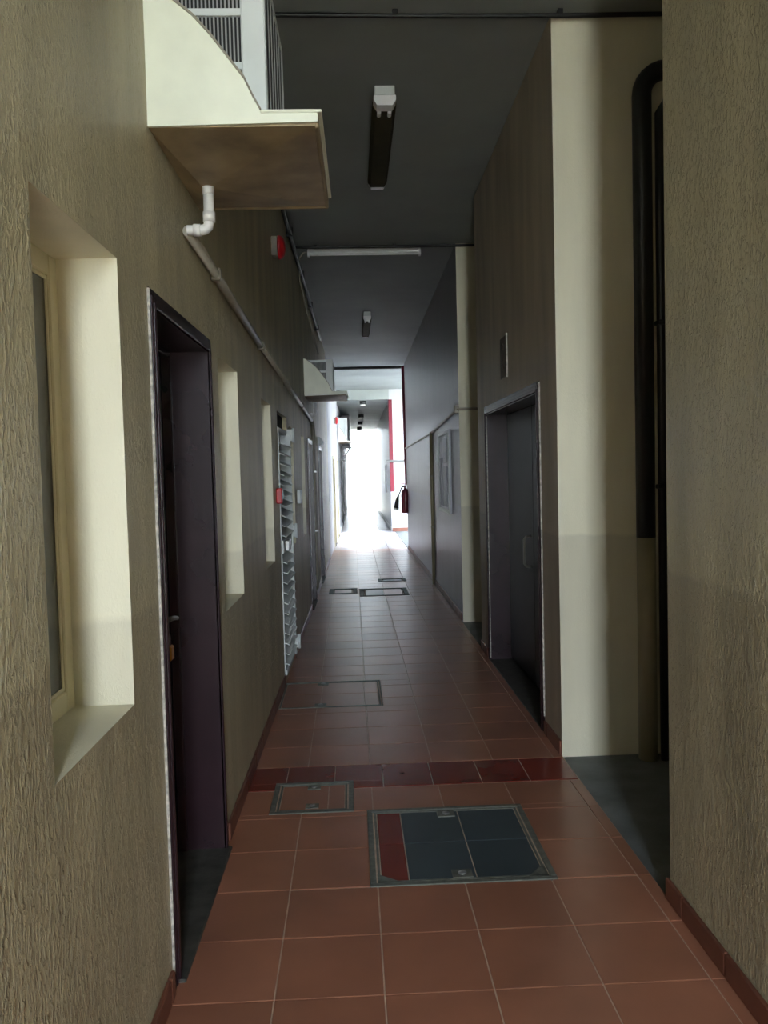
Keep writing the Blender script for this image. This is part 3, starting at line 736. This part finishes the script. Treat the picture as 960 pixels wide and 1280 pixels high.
def junction(y, z, sz, label):
    t = thing('switch_box', lloc(0, y, z-sz/2), label, 'switch')
    MB(True).bev(0, 0.035, y-sz/2, y+sz/2, z-sz/2, z+sz/2, 0.006).build('box', 'white_metal', t)
    MB(True).bev(0.033, 0.042, y-sz/5, y+sz/5, z-sz/5, z+sz/5, 0.003).build('rocker', 'pvc', t)
junction(8.02, 1.36, 0.13, 'white switch box on the wall between the two recessed windows')
# small lamp over the far door
t = thing('door_lamp', lloc(0, 12.0, 1.98), 'small white wedge lamp above the dark door past the down pipe', 'lamp')
MB(True).prism([(0.02, 1.975), (0.02, 2.09), (0.04, 2.09), (0.09, 2.02), (0.07, 1.99)], 1, 11.94, 12.04).build('shade', 'white_metal', t)
MB(True).bev(0, 0.02, 11.93, 12.05, 1.965, 2.10, 0.004).build('wall_plate', 'white_metal', t)

# pipes in the recess
t = thing('soil_pipe', (1.565, 4.40, -0.012), 'thick drain pipe in the recess, black above and cream painted below', 'pipe')
up_ = [(1.565, 4.405, 1.19), (1.565, 4.405, 3.50)]+[(1.565+0.13*(1-math.cos(a_)), 4.405, 3.50+0.13*math.sin(a_)) for a_ in [math.pi/2*i/6 for i in range(1, 7)]]+[(2.25, 4.405, 3.63)]
MB().tube(up_, 0.050, 16).build('upper_pipe', 'black_pipe', t)
MB().tube([(1.565, 4.405, -0.012), (1.565, 4.405, 1.19)], 0.050, 16).build('lower_pipe', 'cream_pipe', t)
for z, mm in ((3.22, 'black_pipe'), (2.30, 'black_pipe'), (1.44, 'black_pipe'), (0.60, 'cream_pipe')):
    MB().lathe((1.565, 4.405, z-0.012), (0, 0, 1), [(0, 0.052), (0.0, 0.062), (0.024, 0.062), (0.024, 0.052)], 18).build('pipe_clamp', mm, t)
    MB().box(1.555, 1.575, 4.45, 4.479, z-0.01, z+0.01).build('clamp_bracket', mm, t)
t = thing('vent_pipe', (1.645, 4.38, -0.012), 'thin black pipe beside the thick drain pipe in the recess', 'pipe')
MB().tube([(1.648, 4.38, -0.012), (1.648, 4.38, 3.40), (1.70, 4.38, 3.49), (2.25, 4.38, 3.49)], 0.024, 12).build('pipe_run', 'black_pipe', t)
for z in (2.32, 1.46): MB().bev(1.62, 1.676, 4.35, 4.41, z-0.012, z+0.012, 0.004).build('pipe_clamp', 'black_pipe', t)

# conduits on the right-hand far wall
XF = XR+0.012
t = thing('wall_conduit', (XF-0.015, 11.5, 0), 'grey conduit along the grey wall with a drop pipe to the floor', 'pipe')
MB().tube([(1.88, 8.605, 2.195), (XF, 8.605, 2.20), (XF-0.014, 8.60, 2.20), (XF-0.016, 8.63, 2.20), (XF-0.016, 11.5, 2.09), (XF-0.016, 16.98, 2.04)], 0.014, 10).build('conduit_run', 'pipe_grey', t)
MB().tube([(XF-0.018, 11.5, 2.10), (XF-0.018, 11.52, 0.0)], 0.022, 12).build('drop_pipe', 'cream_pipe', t)
MB().bev(XF-0.05, XF+0.001, 8.60, 8.68, 2.16, 2.24, 0.006).build('junction_box', 'pipe_grey', t)
for z in (1.5, 0.8): MB().bev(XF-0.045, XF+0.001, 11.47, 11.55, z-0.012, z+0.012, 0.003).build('clip', 'pipe_grey', t)
# small plaster knob and notice board, plaque
t = thing('notice_board', (XF-0.02, 9.9, 1.07), 'tall pale notice board with blue grey sheets on the grey wall', 'notice board')
MB().bev(XF-0.022, XF+0.001, 9.37, 10.45, 1.08, 2.03, 0.004).build('board', 'paper', t)
for (p, q, r_, s_) in ((9.37, 9.41, 1.08, 2.03), (10.41, 10.45, 1.08, 2.03), (9.41, 10.41, 1.99, 2.03), (9.41, 10.41, 1.08, 1.12)):
    MB().bev(XF-0.034, XF-0.020, p, q, r_, s_, 0.003).build('frame_strip', 'white_metal', t)
for (p, q, r_, s_) in ((9.62, 9.98, 1.15, 1.62), (10.02, 10.36, 1.15, 1.72), (9.62, 9.98, 1.66, 1.95)):
    MB().bev(XF-0.026, XF-0.021, p, q, r_, s_, 0.001).build('sheet', 'paper_blue', t)
t = thing('wall_plaque', (XR-0.01, 5.97, 2.22), 'dark brown plaque with a pale edge above the double door', 'sign')
MB().bev(XR-0.010, XR+0.001, 5.856, 6.09, 2.222, 2.512, 0.003).build('plate', 'brown_plate', t)
MB().bev(XR-0.011, XR+0.001, 5.848, 5.856, 2.215, 2.52, 0.001).build('edge_strip', 'scuff', t)
for z in (2.44, 2.365, 2.30): MB().lathe((XR-0.010, 5.975, z), (-1, 0, 0), [(0, 0.026), (0.005, 0.024), (0.005, 0.012)], 12).build('boss', 'brown_plate', t)
# red riser at the corner of the passage and red board on the far corner
t = thing('fire_riser', (XF+0.01, 17.04, 1.3), 'red fire riser pipe at the corner above the extinguisher', 'pipe')
MB().tube([(XF+0.0, 17.04, 1.30), (XF-0.02, 17.04, 3.70)], 0.036, 12).build('pipe_run', 'dark_red', t)
for z in (1.8, 2.8): MB().bev(XF-0.05, XF+0.04, 17.0, 17.085, z-0.015, z+0.015, 0.004).build('pipe_clamp', 'dark_red', t)
t = thing('corner_banner', (1.06, Y_PASS1-0.02, 1.05), 'tall red strip sign on the corner of the far white wall', 'sign')
MB().bev(1.018, 1.115, Y_PASS1-0.03, Y_PASS1-0.002, 1.05, 3.46, 0.008).build('board', 'dark_red', t)
MB().bev(1.018, 1.033, Y_PASS1-0.002, Y_PASS1+0.30, 1.08, 3.43, 0.003).build('edge_strip', 'dark_red', t)
t = thing('shelf_rail', (1.16, Y_PASS1-0.06, 1.84), 'grey horizontal pipe across the far white wall', 'pipe')
MB().tube([(0.93, Y_PASS1-0.06, 1.85), (3.0, Y_PASS1-0.06, 1.85)], 0.03, 10).build('pipe_run', 'grille', t)
for x in (1.3, 2.2): MB().bev(x-0.015, x+0.015, Y_PASS1-0.07, Y_PASS1+0.001, 1.81, 1.89, 0.003).build('clip', 'grille', t)
t = thing('safety_notice', (1.25, Y_PASS1-0.01, 0.62), 'white safety notice board on the far wall behind the extinguisher', 'sign')
MB().bev(1.15, 1.36, Y_PASS1-0.02, Y_PASS1+0.001, 0.62, 1.44, 0.004).build('board', 'white_metal', t)
MB().bev(1.14, 1.165, Y_PASS1-0.024, Y_PASS1+0.001, 0.62, 1.46, 0.003).build('edge_strip', 'pipe_grey', t)
# fire extinguisher
ex, ey = XF-0.045, 16.86
t = thing('fire_extinguisher', (ex, ey, 0.72), 'red fire extinguisher with black hose horn hung at the passage corner', 'extinguisher')
MB().lathe((ex, ey, 0.73), (0, 0, 1), [(0, 0.06), (0.01, 0.085), (0.03, 0.09), (0.40, 0.09), (0.45, 0.075), (0.48, 0.04), (0.50, 0.028), (0.53, 0.028)], 24).build('cylinder', 'dark_red', t)
MB().bev(ex-0.092, ex-0.086, ey-0.03, ey+0.02, 0.86, 0.94, 0.002).build('label_plate', 'paper', t)
hd = MB(); hd.bev(ex-0.03, ex+0.03, ey-0.03, ey+0.03, 1.24, 1.30, 0.006); hd.prism([(ex+0.02, 1.30), (ex-0.12, 1.33), (ex-0.12, 1.345), (ex+0.03, 1.325)], 1, ey-0.012, ey+0.012)
hd.prism([(ex+0.02, 1.27), (ex-0.11, 1.27), (ex-0.11, 1.285), (ex+0.02, 1.29)], 1, ey-0.012, ey+0.012)
hd.build('valve_head', 'dark_red', t)
hose = [(ex-0.03, ey-0.01, 1.27), (ex-0.08, ey-0.02, 1.24), (ex-0.11, ey-0.02, 1.15), (ex-0.15, ey-0.02, 1.05)]
ho = MB().tube(hose, 0.014, 10).build('hose', 'cable', t)
MB().tube([(ex-0.145, ey-0.02, 1.08), (ex-0.17, ey-0.02, 0.96), (ex-0.19, ey-0.02, 0.84)], [0.022, 0.042, 0.055], 14).build('horn', 'cable', ho)
MB().tube([(ex-0.189, ey-0.02, 0.84), (ex-0.194, ey-0.02, 0.80)], [0.056, 0.058], 14).build('horn_rim', 'pvc', ho)
MB().bev(XF-0.03, XF+0.001, ey-0.06, ey+0.06, 1.12, 1.18, 0.004).build('wall_bracket', 'dark_red', t)
# far right pipes
t = thing('down_pipe', (1.0, 24.2, 0.2), 'short white pipe on the far dark wall past the red strip sign', 'pipe')
MB().tube([(1.0, 24.2, 0.98), (1.0, 24.2, 1.75), (1.03, 24.2, 1.78)], 0.022, 10).build('pipe_run', 'pvc', t)
for z in (1.1, 1.6): MB().bev(0.98, 1.036, 24.17, 24.23, z-0.012, z+0.012, 0.003).build('clip', 'white_metal', t)
